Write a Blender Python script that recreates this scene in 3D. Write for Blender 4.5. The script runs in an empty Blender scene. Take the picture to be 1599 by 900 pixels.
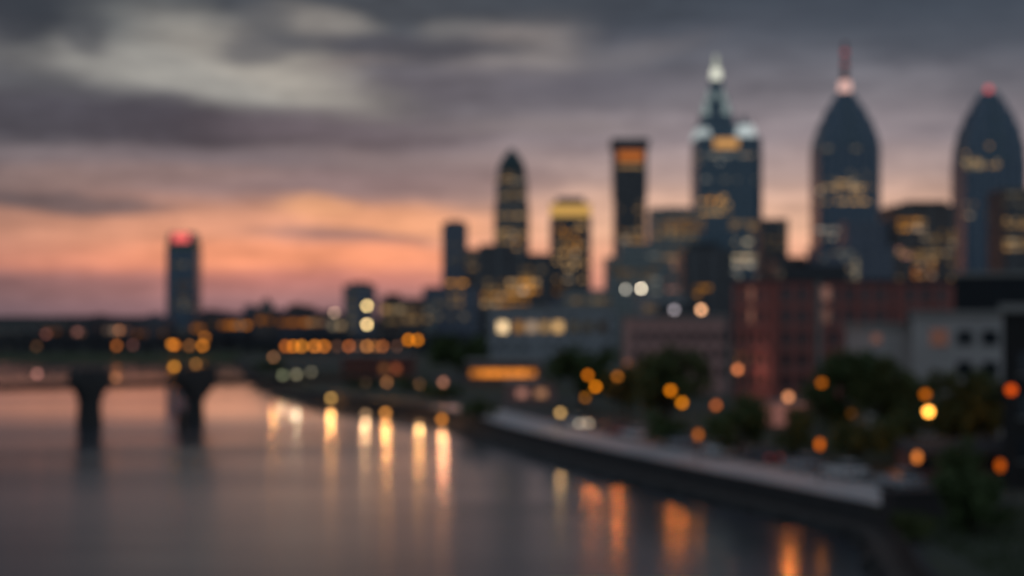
import bpy, bmesh, math, random
from mathutils import Vector, Matrix, noise as mnoise
random.seed(11)
PI = math.pi
scene = bpy.context.scene
COL = scene.collection
# ---------------------------------------------------------------- the view: metres, camera at the origin's height EYE
EYE, F, CX, HY = 15.0, 2221.0, 799.5, 505.0     # eye height, focal length and horizon on the 1599 x 900 frame
GZ = 2.0                                         # height of the land above the river


def X(px, d): return (px - CX) / F * d
def Z(py, d): return EYE + (HY - py) / F * d
def M(npx, d): return npx * d / F
def D0(py, z=0.0): return (EYE - z) * F / (py - HY)


def lin(*c): return tuple((v / 255 / 12.92) if v / 255 <= .04045 else ((v / 255 + .055) / 1.055) ** 2.4 for v in c)


# ---------------------------------------------------------------- node helpers
class E:
    """a small arithmetic wrapper over Math nodes"""
    def __init__(s, nt, sock): s.nt, s.k = nt, sock
    def op(s, o, *b, clamp=False):
        n = s.nt.nodes.new('ShaderNodeMath'); n.operation = o; n.use_clamp = clamp
        for i, v in enumerate((s,) + b):
            if isinstance(v, E): s.nt.links.new(v.k, n.inputs[i])
            else: n.inputs[i].default_value = v
        return E(s.nt, n.outputs[0])
    def __add__(s, b): return s.op('ADD', b)
    def __sub__(s, b): return s.op('SUBTRACT', b)
    def __mul__(s, b): return s.op('MULTIPLY', b)
    def __truediv__(s, b): return s.op('DIVIDE', b)
    def step(s, a, b):
        n = s.nt.nodes.new('ShaderNodeMapRange'); n.interpolation_type = 'SMOOTHSTEP'
        s.nt.links.new(s.k, n.inputs[0]); n.inputs[1].default_value = a; n.inputs[2].default_value = b
        return E(s.nt, n.outputs[0])


def mixc(nt, f, a, b, mode='MIX'):
    n = nt.nodes.new('ShaderNodeMix'); n.data_type = 'RGBA'; n.blend_type = mode
    for i, v in ((0, f), (6, a), (7, b)):
        if isinstance(v, E): nt.links.new(v.k, n.inputs[i])
        elif hasattr(v, 'is_output'): nt.links.new(v, n.inputs[i])
        elif i == 0: n.inputs[0].default_value = v
        else: n.inputs[i].default_value = (*v, 1)
    return n.outputs[2]


def ramp(nt, f, stops):
    n = nt.nodes.new('ShaderNodeValToRGB'); r = n.color_ramp
    while len(r.elements) < len(stops): r.elements.new(0.5)
    for e, (p, c) in zip(r.elements, stops): e.position = p; e.color = (*c, 1)
    nt.links.new(f.k, n.inputs[0]); return n.outputs[0]


def noise(nt, vec, scale, detail=3, rough=.5, dist=0.0):
    n = nt.nodes.new('ShaderNodeTexNoise')
    n.inputs['Scale'].default_value = scale; n.inputs['Detail'].default_value = detail
    n.inputs['Roughness'].default_value = rough; n.inputs['Distortion'].default_value = dist
    if vec is not None: nt.links.new(vec, n.inputs['Vector'])
    return E(nt, n.outputs['Fac'])


def comb(nt, x, y, z=0.0):
    n = nt.nodes.new('ShaderNodeCombineXYZ')
    for i, v in enumerate((x, y, z)):
        if isinstance(v, E): nt.links.new(v.k, n.inputs[i])
        else: n.inputs[i].default_value = v
    return n.outputs[0]


def sep(nt, sock):
    n = nt.nodes.new('ShaderNodeSeparateXYZ'); nt.links.new(sock, n.inputs[0])
    return [E(nt, o) for o in n.outputs]


# ---------------------------------------------------------------- dusk sky (world)
SUN_PX, SUN_EL = 560, 0.026
sun_az = math.atan2(SUN_PX - CX, F)
world = bpy.data.worlds.new('World'); scene.world = world; world.use_nodes = True
nt = world.node_tree; nt.nodes.clear()
tc = nt.nodes.new('ShaderNodeTexCoord')
gx, gy, gz = sep(nt, tc.outputs['Generated'])
az = gx.op('ARCTAN2', gy)
el = gz.op('ARCSINE')
ael = el.op('ABSOLUTE')
P0 = az * F + CX                       # a bearing and an elevation, in the units of the layout
Q0 = ael * (-F) + HY
warp = comb(nt, P0 * .0032, Q0 * .011, 3.1)
n1 = noise(nt, warp, 1.0, 4, .55)
n2 = noise(nt, comb(nt, P0 * .0032, Q0 * .011, 9.7), 1.0, 4, .55)
P = P0 + (n1 - .5) * 190
Q = Q0 + (n2 - .5) * 62


def el_of(y): return max(0., (HY - y) / F)


def sky_ramp(stops):
    f = (Qr * -1.0 + HY) / F
    return ramp(nt, (f * 1.6), [(el_of(y) * 1.6, lin(*c)) for y, c in stops] + [(.62, lin(92, 99, 108)), (1.0, lin(84, 92, 102))])


Qr = Q0 + (n2 - .5) * 26
cloudy = sky_ramp([(505, (120, 100, 112)), (470, (150, 114, 120)), (440, (192, 124, 118)), (412, (236, 149, 121)), (372, (234, 160, 129)),
                   (335, (208, 148, 124)), (305, (152, 124, 122)), (260, (133, 119, 123)), (205, (101, 98, 106)), (120, (96, 97, 104)), (50, (78, 84, 93)), (0, (62, 70, 80))])
clear = sky_ramp([(505, (170, 130, 130)), (440, (222, 150, 130)), (400, (238, 172, 142)), (360, (238, 186, 156)), (318, (222, 178, 156)),
                  (280, (182, 156, 150)), (225, (150, 138, 143)), (165, (124, 119, 126)), (105, (98, 100, 110)), (40, (72, 79, 91)), (0, (58, 67, 79))])
side = P0.step(560, 1010)
skyc = mixc(nt, side, cloudy, clear)


def blob(cx, cy, rx, ry, tilt=0.0, soft=.9):
    """an elongated cloud bank or gap, at a bearing and an elevation"""
    dx, dy = P - cx, Q - cy
    dy = dy - dx * tilt
    r2 = (dx / rx).op('POWER', 2.0) + (dy / ry).op('POWER', 2.0)
    return r2.op('SQRT').step(1.0 + soft * .5, 1.0 - soft * .5)


def lay(c, cx, cy, rx, ry, rgb, a, tilt=0.0, soft=.9):
    return mixc(nt, blob(cx, cy, rx, ry, tilt, soft) * a, c, lin(*rgb))


skyc = lay(skyc, 60, 120, 420, 90, (92, 96, 101), .6, 0, 1.4)
skyc = lay(skyc, 420, 14, 520, 36, (66, 73, 82), .8, 0, 1.2)
skyc = lay(skyc, 235, 60, 120, 45, (118, 121, 121), .8, 0, 1.3)
skyc = lay(skyc, 290, 128, 270, 40, (160, 158, 153), .97, .10, 1.1)
skyc = lay(skyc, 430, 110, 160, 45, (164, 158, 150), .75, .30, 1.2)
skyc = lay(skyc, 480, 44, 80, 26, (142, 138, 134), .9, .05, 1.2)
skyc = lay(skyc, 810, 80, 105, 42, (146, 138, 135), .75, -.1, 1.3)
skyc = lay(skyc, 565, 100, 95, 13, (132, 124, 122), .6, -.12, 1.2)
skyc = lay(skyc, 640, 78, 210, 20, (70, 73, 83), .9, .02, 1.0)
skyc = lay(skyc, 45, 60, 75, 48, (44, 54, 64), .95, .2, 1.2)
skyc = lay(skyc, 160, 80, 38, 30, (84, 88, 94), .8, 0, 1.2)
skyc = lay(skyc, 720, 140, 190, 38, (96, 94, 104), .8, .05, 1.2)
skyc = lay(skyc, 180, 208, 400, 36, (66, 66, 78), .95, .02, .9)
skyc = lay(skyc, 560, 212, 190, 30, (106, 97, 106), .6, .05, 1.2)
skyc = lay(skyc, 60, 296, 150, 20, (152, 124, 118), .65, 0, 1.2)
skyc = lay(skyc, 290, 280, 150, 16, (146, 122, 120), .6, 0, 1.2)
skyc = lay(skyc, 110, 328, 160, 13, (106, 92, 96), .9, .02, 1.0)
skyc = lay(skyc, 600, 296, 260, 22, (122, 106, 112), .5, -.03, 1.2)
skyc = lay(skyc, 470, 330, 60, 13, (240, 172, 130), .8, 0, 1.3)
skyc = lay(skyc, 620, 345, 150, 22, (248, 172, 128), .6, 0, 1.3)
skyc = lay(skyc, 540, 374, 135, 12, (150, 116, 114), .85, .06, 1.1)
skyc = lay(skyc, 500, 402, 260, 20, (250, 158, 120), .7, .02, 1.2)
skyc = lay(skyc, 90, 446, 230, 22, (142, 108, 112), .6, .0, 1.2)
# the afterglow dies away towards the left of the sunset and behind the viewer
leftdim = P0.step(330, -250)
skyc = mixc(nt, leftdim * .75, skyc, lin(84, 84, 92))
streak = (noise(nt, comb(nt, P0 * .006, Q0 * .05, 1.7), 1.0, 5, .6) + noise(nt, comb(nt, P * .011, Q * .026, 5.7), 1.0, 6, .62)) * .5
skyc = mixc(nt, 1.0, skyc, comb(nt, streak * 1.75 + .125, streak * 1.7 + .15, streak * 1.55 + .225), 'MULTIPLY')
for cx_, cy_s, rx_, ry_, rgb_, a_, tl_ in ((60, 30, 130, 40, (48, 56, 66), .7, .1), (395, 84, 60, 22, (88, 91, 98), .7, -.2), (420, 40, 40, 30, (78, 83, 91), .6, .6), (700, 46, 60, 16, (122, 120, 120), .6, -.1),
        (960, 30, 220, 22, (58, 66, 77), .6, .03), (1010, 92, 120, 16, (118, 115, 120), .55, -.18), (930, 140, 130, 20, (96, 95, 106), .55, .05), (1210, 60, 150, 26, (76, 82, 94), .5, -.06), (1420, 60, 190, 40, (62, 71, 83), .5, .04),
        (880, 205, 170, 16, (140, 130, 132), .5, .02), (380, 258, 190, 13, (108, 100, 108), .6, .02), (650, 262, 130, 14, (138, 122, 124), .5, .0)):
    skyc = lay(skyc, cx_, cy_s, rx_, ry_, rgb_, a_, tl_, 1.2)
rdim = P0.step(1250, 1950)
skyc = mixc(nt, rdim * .55, skyc, lin(62, 70, 82))
back = az.op('ABSOLUTE').step(.55, 1.5)
skyc = mixc(nt, back, skyc, lin(126, 141, 155))
nish = nt.nodes.new('ShaderNodeTexSky'); nish.sky_type = 'NISHITA'; nish.sun_disc = False
nish.sun_elevation = SUN_EL; nish.sun_rotation = sun_az
bg1 = nt.nodes.new('ShaderNodeBackground'); bg1.inputs[1].default_value = .05
nt.links.new(nish.outputs[0], bg1.inputs[0])
bg2 = nt.nodes.new('ShaderNodeBackground'); bg2.inputs[1].default_value = 1.0
nt.links.new(skyc, bg2.inputs[0])
ms = nt.nodes.new('ShaderNodeMixShader'); ms.inputs[0].default_value = .96   # cloud cover
wo = nt.nodes.new('ShaderNodeOutputWorld')
nt.links.new(bg1.outputs[0], ms.inputs[1]); nt.links.new(bg2.outputs[0], ms.inputs[2]); nt.links.new(ms.outputs[0], wo.inputs[0])

sl = bpy.data.lights.new('sun', 'SUN'); sl.energy = .012; sl.color = (1, .55, .32); sl.angle = math.radians(14)
so = bpy.data.objects.new('sun', sl); COL.objects.link(so)
so.rotation_euler = Vector((math.sin(sun_az), math.cos(sun_az), math.tan(SUN_EL))).to_track_quat('Z', 'Y').to_euler()

# ---------------------------------------------------------------- materials
MATS = {}


def mat(name):
    m = bpy.data.materials.new(name); m.use_nodes = True
    return m, m.node_tree, m.node_tree.nodes['Principled BSDF']


def rough_mat(name, col, rough=.8, var=.3, scale=.6, spec=.3, metal=0., vscale=1.0):
    """a plain surface with worn, uneven tone"""
    if name in MATS: return MATS[name]
    m, t, b = mat(name)
    c = t.nodes.new('ShaderNodeTexCoord')
    mp = t.nodes.new('ShaderNodeMapping'); mp.inputs['Scale'].default_value = (1, 1, vscale)
    t.links.new(c.outputs['Object'], mp.inputs[0])
    n = noise(t, mp.outputs[0], scale, 5, .6)
    t.links.new(mixc(t, n, tuple(v * (1 - var) for v in col), tuple(v * (1 + var) for v in col)), b.inputs['Base Color'])
    b.inputs['Roughness'].default_value = rough; b.inputs['Specular IOR Level'].default_value = spec
    b.inputs['Metallic'].default_value = metal
    MATS[name] = m; return m


def facade(name, wall, glass, bay=3.0, floor=3.6, pier=.25, sill=.35, rough=.18, ior=2.1):
    """piers, spandrels and dark glazing in bays and floors"""
    if name in MATS: return MATS[name]
    m, t, b = mat(name)
    c = t.nodes.new('ShaderNodeTexCoord'); g = t.nodes.new('ShaderNodeNewGeometry')
    x, y, z = sep(t, c.outputs['Object']); 
    vt = t.nodes.new('ShaderNodeVectorTransform'); vt.vector_type = 'NORMAL'; vt.convert_from = 'WORLD'; vt.convert_to = 'OBJECT'
    t.links.new(g.outputs['Normal'], vt.inputs[0])
    nx, ny, nz = sep(t, vt.outputs[0])
    sidef = nx.op('ABSOLUTE').op('GREATER_THAN', .72)
    u = x + (y - x) * sidef
    a = (u / bay).op('FLOORED_MODULO', 1.0).op('GREATER_THAN', pier)
    v = (z / floor).op('FLOORED_MODULO', 1.0).op('GREATER_THAN', sill)
    roof = nz.op('ABSOLUTE').op('LESS_THAN', .7)
    strip_ = ((u + bay * 2) / (bay * 5.0)).op('FLOORED_MODULO', 1.0).op('GREATER_THAN', .22)   # broad solid bays between the glazed ones
    gl = a * v * roof * (strip_ * .75 + .25)
    cell = comb(t, (u / bay).op('FLOOR'), (z / floor).op('FLOOR'), sidef)
    wn = t.nodes.new('ShaderNodeTexWhiteNoise'); t.links.new(cell, wn.inputs['Vector'])
    rv = E(t, wn.outputs['Value'])
    blinds = mixc(t, rv * rv * .6, glass, tuple(v * .5 + .04 for v in wall))
    n = noise(t, c.outputs['Object'], .08, 4, .6)
    wl = mixc(t, n, tuple(v * .75 for v in wall), tuple(v * 1.25 for v in wall))
    t.links.new(mixc(t, gl, wl, blinds), b.inputs['Base Color'])
    r = gl * (rough - .75) + .75
    t.links.new((r + rv * .1).k, b.inputs['Roughness'])
    t.links.new((gl * (ior - 1.45) + 1.45).k, b.inputs['IOR'])
    MATS[name] = m; return m


def masonry(name, a, b_, mortar, scale=1.0):
    if name in MATS: return MATS[name]
    m, t, b = mat(name)
    c = t.nodes.new('ShaderNodeTexCoord'); x, y, z = sep(t, c.outputs['Object'])
    br = t.nodes.new('ShaderNodeTexBrick'); br.inputs['Scale'].default_value = scale
    t.links.new(comb(t, x + y, z), br.inputs['Vector'])
    for i, cc in enumerate((a, b_, mortar)): br.inputs[i + 1].default_value = (*cc, 1)
    br.inputs['Mortar Size'].default_value = .02
    n = noise(t, c.outputs['Object'], .25, 4, .6)
    t.links.new(mixc(t, n * .7, br.outputs[0], tuple(v * .55 for v in a)), b.inputs['Base Color'])
    b.inputs['Roughness'].default_value = .85
    MATS[name] = m; return m


def glow(col, strength):
    """something that gives off light"""
    s = float('%.2g' % strength); k = ('glow', tuple(round(v, 3) for v in col), s)
    if k in MATS: return MATS[k]
    m, t, b = mat('glow')
    b.inputs['Base Color'].default_value = (.012, .012, .012, 1); b.inputs['Specular IOR Level'].default_value = .1
    b.inputs['Emission Color'].default_value = (*col, 1); b.inputs['Emission Strength'].default_value = s
    MATS[k] = m; return m


LAMPC = (1, .44, .13)
AMBER, ORANGE, DEEP = (1, .40, .045), (1, .30, .02), (1, .17, .005)
WARM, CREAM, PALE, RED, PINK = (1, .58, .22), (1, .80, .50), (.95, .92, .80), (1, .12, .10), (1, .45, .33)

glass_blue = facade('blue_curtain_wall', (.055, .105, .17), (.009, .038, .08), 1.8, 3.8, .12, .2)
glass_teal = facade('teal_curtain_wall', (.075, .135, .185), (.014, .045, .078), 2.4, 3.8, .22, .25)
glass_grey = facade('grey_curtain_wall', (.14, .16, .18), (.03, .04, .05), 2.4, 3.6, .3, .35)
stone_tower = facade('brown_stone_facade', (.20, .165, .14), (.02, .022, .026), 2.7, 3.6, .4, .4)
dark_tower = facade('dark_facade', (.075, .068, .072), (.015, .017, .022), 2.7, 3.6, .35, .4)
brown_block = facade('brown_facade', (.10, .075, .07), (.02, .02, .022), 3.0, 3.6, .4, .45)
pale_block = facade('pale_concrete_facade', (.30, .30, .31), (.03, .035, .04), 3.2, 3.8, .3, .5)
green_grey = facade('green_grey_facade', (.24, .26, .25), (.04, .05, .05), 2.6, 3.6, .4, .4)
blue_slab = facade('slate_blue_facade', (.12, .135, .18), (.03, .04, .06), 2.2, 3.4, .35, .35)
red_brick = masonry('red_brick', (.44, .13, .105), (.37, .105, .085), (.26, .16, .14), 2.2)
pink_brick = masonry('pink_brick', (.62, .33, .29), (.56, .30, .26), (.46, .35, .32), 2.2)
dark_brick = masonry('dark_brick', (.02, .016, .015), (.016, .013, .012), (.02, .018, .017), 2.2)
bridge_stone = masonry('bridge_stone', (.12, .11, .105), (.10, .09, .085), (.06, .055, .05), .9)
white_paint = rough_mat('white_render', (.42, .38, .36), .8, .3, .3)
pier_conc = rough_mat('stained_concrete', (.045, .043, .043), .85, .4, .4, vscale=.3)
roof_mat = rough_mat('roof_felt', (.06, .06, .065), .85, .25, .3)
trim = rough_mat('stone_trim', (.26, .24, .22), .75, .15, .6)
steel = rough_mat('dark_steel', (.03, .03, .033), .45, .2, 1.0, .5, .6)
rust = rough_mat('rusty_girder', (.035, .026, .022), .7, .4, .8)
copper = rough_mat('dark_copper_roof', (.02, .05, .055), .4, .25, .2, .5)
mast_red = rough_mat('red_mast_paint', (.20, .03, .035), .5, .1, .5)
silver = rough_mat('pale_crown_panel', (.42, .46, .47), .35, .15, .3, .5)
winglass = rough_mat('window_glass', (.02, .024, .03), .12, .2, .5, .6)
bark = rough_mat('bark', (.05, .038, .028), .9, .35, 3.0)
ledge_mat = rough_mat('wet_stone_ledge', (.075, .06, .055), .75, .35, .5)
wall_mat = rough_mat('embankment_concrete', (.04, .036, .036), .85, .35, .4, vscale=.4)
rock_mat = rough_mat('riprap_rock', (.03, .028, .027), .85, .4, .8)
pave = rough_mat('pale_concrete_paving', (.44, .42, .425), .7, .4, .16)
asphalt = rough_mat('asphalt', (.05, .05, .052), .8, .25, .5)
paintw = rough_mat('road_paint', (.55, .55, .52), .7, .2, 1.5)
far_brick = rough_mat('red_warehouse_brick', (.22, .07, .05), .85, .25, .3)
hill_mat = rough_mat('dark_wooded_hill', (.03, .034, .034), .95, .3, .01)


def leafmat(name, a, b_):
    m, t, b = mat(name)
    c = t.nodes.new('ShaderNodeTexCoord')
    n = noise(t, c.outputs['Object'], .9, 3, .6)
    t.links.new(mixc(t, n, a, b_), b.inputs['Base Color']); b.inputs['Roughness'].default_value = .6
    b.inputs['Specular IOR Level'].default_value = .25
    return m


leaf_a = leafmat('leaf_dark', (.045, .07, .024), (.09, .12, .04))
leaf_b = leafmat('leaf_olive', (.055, .07, .022), (.11, .12, .04))
grassm = leafmat('grass', (.035, .05, .02), (.06, .075, .03))

# ground: grass, dirt and dark paving in big patches
gm, t, b = mat('ground')
c = t.nodes.new('ShaderNodeTexCoord')
n = noise(t, c.outputs['Object'], .02, 6, .6).step(.40, .60)
n_ = noise(t, c.outputs['Object'], .9, 4, .6)
t.links.new(mixc(t, n, mixc(t, n_, (.025, .03, .014), (.045, .055, .024)), mixc(t, n_, (.04, .038, .036), (.065, .06, .058))), b.inputs['Base Color'])
b.inputs['Roughness'].default_value = .9

# river
wm, t, b = mat('river_water')
c = t.nodes.new('ShaderNodeTexCoord')
mp = t.nodes.new('ShaderNodeMapping'); mp.inputs['Scale'].default_value = (.012, .06, 1); mp.inputs['Rotation'].default_value = (0, 0, .12)
t.links.new(c.outputs['Object'], mp.inputs[0])
gust = noise(t, mp.outputs[0], 1.0, 4, .6).step(.35, .68)
wx, wy, wz = sep(t, c.outputs['Object'])
t.links.new((gust * .07 + wy.step(250, 196) * .105 + .07).k, b.inputs['Roughness'])
b.inputs['Base Color'].default_value = (.02, .026, .036, 1); b.inputs['IOR'].default_value = 1.45
mp2 = t.nodes.new('ShaderNodeMapping'); mp2.inputs['Scale'].default_value = (.5, 1.2, 1)
t.links.new(c.outputs['Object'], mp2.inputs[0])
rip = noise(t, mp2.outputs[0], 1.0, 3, .55)
bp = t.nodes.new('ShaderNodeBump'); bp.inputs['Strength'].default_value = .25; bp.inputs['Distance'].default_value = .006
t.links.new(rip.k, bp.inputs['Height']); t.links.new(bp.outputs[0], b.inputs['Normal'])
gloss_boost = t.nodes.new('ShaderNodeBsdfGlossy'); gloss_boost.inputs['Color'].default_value = (.93, .92, .95, 1)      # extra mirror layer added to brighten the river's reflections
t.links.new((gust * .07 + wy.step(250, 196) * .105 + .07).k, gloss_boost.inputs['Roughness']); t.links.new(bp.outputs[0], gloss_boost.inputs['Normal'])
mx_ = t.nodes.new('ShaderNodeMixShader'); t.links.new((wy.step(90, 200) * .2 + .04).k, mx_.inputs[0])
t.links.new(b.outputs[0], mx_.inputs[1]); t.links.new(gloss_boost.outputs[0], mx_.inputs[2]); t.links.new(mx_.outputs[0], t.nodes['Material Output'].inputs['Surface'])


# ---------------------------------------------------------------- mesh helpers
class MB:
    def __init__(s): s.v, s.f = [], []

    def hexa(s, lo, hi):
        """8 corners: bottom ring then top ring"""
        o = len(s.v); s.v += list(lo) + list(hi); n = len(lo)
        s.f.append([o + i for i in reversed(range(n))]); s.f.append([o + n + i for i in range(n)])
        for i in range(n): j = (i + 1) % n; s.f.append([o + i, o + j, o + n + j, o + n + i])
        return s

    def box(s, x0, x1, y0, y1, z0, z1):
        return s.hexa([(x0, y0, z0), (x1, y0, z0), (x1, y1, z0), (x0, y1, z0)], [(x0, y0, z1), (x1, y0, z1), (x1, y1, z1), (x0, y1, z1)])

    def loft(s, rings):
        n = len(rings[0]); o = len(s.v)
        for r in rings: s.v += r
        s.f.append([o + i for i in reversed(range(n))])
        k = o + n * (len(rings) - 1); s.f.append([k + i for i in range(n)])
        for q in range(len(rings) - 1):
            a = o + q * n
            for i in range(n): j = (i + 1) % n; s.f.append([a + i, a + j, a + n + j, a + n + i])
        return s

    def tube(s, p0, p1, r0, r1, n=10):
        p0, p1 = Vector(p0), Vector(p1); d = (p1 - p0).normalized()
        u = d.orthogonal().normalized(); w = d.cross(u)
        rg = [[tuple(p + (u * math.cos(2 * PI * i / n) + w * math.sin(2 * PI * i / n)) * r) for i in range(n)] for p, r in ((p0, r0), (p1, r1))]
        return s.loft(rg)

    def ball(s, c, rx, rz=None, n=14, m=8):
        rz = rz or rx; rg = []
        for q in range(m + 1):
            th = PI * (.02 + .96 * q / m) - PI / 2
            rg.append([(c[0] + rx * math.cos(th) * math.cos(2 * PI * i / n), c[1] + rx * math.cos(th) * math.sin(2 * PI * i / n), c[2] + rz * math.sin(th)) for i in range(n)])
        return s.loft(rg)

    def mesh(s, name, smooth=False):
        me = bpy.data.meshes.new(name); me.from_pydata([tuple(v) for v in s.v], [], s.f); me.update()
        if smooth:
            for p in me.polygons: p.use_smooth = True
        return me

    def build(s, name, m, parent=None, loc=None, smooth=False):
        return put(name, s.mesh(name, smooth), m, parent, loc)


def put(name, me, m, parent=None, loc=None):
    o = bpy.data.objects.new(name, me); COL.objects.link(o)
    if len(me.materials) == 0: me.materials.append(m)
    o.material_slots[0].link = 'OBJECT'; o.material_slots[0].material = m
    if parent is not None: o.parent = parent
    if loc is not None: o.location = loc
    return o


def tag(o, label, cat, group=None, kind=None):
    if label: o['label'] = label
    if cat: o['category'] = cat
    if group: o['group'] = group
    if kind: o['kind'] = kind
    return o


def struct(o, kind='structure'): o['kind'] = kind; return o


def thing(name, label, cat, loc, rz=0, group=None):
    o = bpy.data.objects.new(name, None); COL.objects.link(o)
    o.empty_display_size = 1; o.location = loc; o.rotation_euler = (0, 0, rz)
    return tag(o, label, cat, group)


def octa(w, d, z, ch=.22, cy=0.0):
    x, y = w / 2, d / 2; c = min(x, y) * ch * 2 * .5
    return [(-x + c, cy - y, z), (x - c, cy - y, z), (x, cy - y + c, z), (x, cy + y - c, z), (x - c, cy + y, z), (-x + c, cy + y, z), (-x, cy + y - c, z), (-x, cy - y + c, z)]


BLUR = 22.5      # size of a far light through this lens, in frame pixels: sets how bright each lamp has to be
WIN = {}


def lit_windows(root, cx, d, zones, front=0.0, name='lit_window', size=(3.0, 2.3)):
    """individual lit windows on the front face; zone: px0, py0, px1, py1, count, colour, mean brightness"""
    base = root.location.z
    k = (size, name)
    if k not in WIN: WIN[k] = MB().box(-size[0] / 2, size[0] / 2, -.18, .05, 0, size[1]).mesh(name)
    for (a, y0, b_, y1, n, col, mean) in zones:
        x0, x1, z1, z0 = X(a, d) - cx, X(b_, d) - cx, Z(y0, d) - base, Z(y1, d) - base
        nx = max(1, int((x1 - x0) / (size[0] + .6))); nz = max(1, int((z1 - z0) / (size[1] + 1.3)))
        rw = [random.random() ** 2 * 1.6 for _ in range(nz)]
        cells = sorted(((i, j) for i in range(nx) for j in range(nz)), key=lambda q: rw[q[1]] + random.random(), reverse=True)[:n]
        L = .85 * mean * (x1 - x0) * (z1 - z0) / max(1, len(cells)) / (size[0] * size[1])
        for i, j in cells:
            g = (.6, 1.0, 1.5)[random.randrange(3)]
            cc = col if random.random() < .6 else tuple(.5 * a_ + .5 * b__ for a_, b__ in zip(col, random.choice((PALE, (1, .5, .15), CREAM))))
            put(name, WIN[k], glow(cc, L * g), root, (x0 + (i + .5) * (x1 - x0) / nx, front, z0 + (j + .25) * (z1 - z0) / nz))


def block(name, label, cat, px0, px1, top, d, depth, m, zones=(), roofbox=None, base=GZ, group=None, parapet=True, win=(3.0, 2.3), steps=(), turn=False):
    """a plain block: wall mass, parapet, roof plant, lit windows. steps: (px0, px1, top) further masses"""
    x0, x1 = X(px0, d), X(px1, d); cx = (x0 + x1) / 2; w = x1 - x0; h = Z(top, d) - base
    r = thing(name, label, cat, (cx, d, base), 0, group)
    if turn:                                   # stands square to the line of sight along its left flank
        a = -math.atan((px0 - CX) / F); r.rotation_euler[2] = a
        r.location = (x0 + math.cos(a) * w / 2, d + math.sin(a) * w / 2, base)
    mb = MB().box(-w / 2, w / 2, 0, depth, -.5, h)
    mb.build('wall', m, r)
    for i, (a, b_, t_) in enumerate(steps):
        MB().box(X(a, d) - cx, X(b_, d) - cx, depth * .15, depth * .8, h + .01, Z(t_, d) - base).build('upper_storey', m, r)
    if parapet:
        MB().box(-w / 2 - .3, w / 2 + .3, -.3, depth + .3, h, h + .02 * h + .4).build('parapet', m if d > 700 else trim, r)
    if roofbox:
        a, b_, t_ = roofbox
        MB().box(X(a, d) - cx, X(b_, d) - cx, depth * .3, depth * .75, h + .02 * h + .39, Z(t_, d) - base).build('roof_plant', roof_mat, r)
    lit_windows(r, cx, d, zones, size=win)
    return r


# ---------------------------------------------------------------- river, land, bank
wall_px = [(1480, 920), (1420, 850), (1378, 797), (1290, 776), (1200, 757), (1100, 737), (1000, 716), (900, 694), (800, 670), (740, 653), (690, 640), (600, 628), (530, 618), (480, 609), (430, 598), (402, 584), (388, 572), (378, 564), (370, 558)]
TT = [(36, -400), (30, -120), (24, 0), (21, 40)] + [(X(px, D0(py, GZ)), D0(py, GZ)) for px, py in wall_px]


def smooth_line(p, n=5):
    out = []
    for i in range(len(p) - 1):
        a, b_, c_, d_ = p[max(0, i - 1)], p[i], p[i + 1], p[min(len(p) - 1, i + 2)]
        for k in range(n):
            s = k / n
            out.append(tuple(.5 * (2 * b_[q] + (c_[q] - a[q]) * s + (2 * a[q] - 5 * b_[q] + 4 * c_[q] - d_[q]) * s * s + (3 * b_[q] - a[q] - 3 * c_[q] + d_[q]) * s ** 3) for q in (0, 1)))
    return out + [p[-1]]


TT = smooth_line(TT)


def offset(line, d):
    out = []
    for i in range(len(line)):
        a, b_ = line[max(0, i - 1)], line[min(len(line) - 1, i + 1)]
        t_ = Vector((b_[0] - a[0], b_[1] - a[1])).normalized()
        dd = d(line[i]) if callable(d) else d
        out.append((line[i][0] + t_.y * dd, line[i][1] - t_.x * dd))
    return out


def strip(name, la, za, lb, zb, m, parent=None):
    mb = MB(); n = len(la)
    mb.v = [(x, y, za) for x, y in la] + [(x, y, zb) for x, y in lb]
    mb.f = [[i, i + n, i + 1 + n, i + 1] for i in range(n - 1)]
    return mb.build(name, m, parent)


FAR_Y = 585.0
WL = offset(TT, -2.4); T1 = offset(TT, -1.4); T2 = offset(TT, -.15)
struct(MB().box(-9000, 9000, -3000, 9000, -4, 0).build('water', wm))
bm = bmesh.new()
outer = TT + [(TT[-1][0] - 4, FAR_Y + 6), (-600, FAR_Y + 6), (-9000, FAR_Y + 6), (-9000, 14000), (14000, 14000), (14000, -420)]
vs = [bm.verts.new((x, y, GZ)) for x, y in outer]
es = [bm.edges.new((vs[i], vs[(i + 1) % len(vs)])) for i in range(len(vs))]
bmesh.ops.triangle_fill(bm, use_beauty=True, edges=es)
for f_ in bm.faces:
    if f_.normal.z < 0: f_.normal_flip()
me = bpy.data.meshes.new('ground'); bm.to_mesh(me); bm.free()
struct(put('ground', me, gm))
ew = thing('embankment_wall', 'long dark embankment wall with a stone ledge curving along the right bank', 'embankment', (0, 0, 0))
strip('wall_face', T2, .65, T2, GZ + .12, wall_mat, ew)
strip('coping', T2, GZ + .12, offset(TT, .4), GZ + .121, wall_mat, ew)
strip('ledge', T1, .55, T2, .65, ledge_mat, ew)
struct(strip('bank_slope', offset(TT, -3.2), -.6, T1, .55, rock_mat))
struct(strip('far_bank_slope', [(-9000, FAR_Y - 1), (-600, FAR_Y - 1), (TT[-1][0] + 2, FAR_Y - 1)], -.5, [(-9000, FAR_Y + 6), (-600, FAR_Y + 6), (TT[-1][0] + 2, FAR_Y + 6)], GZ, grassm))
rb = MB()
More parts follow.
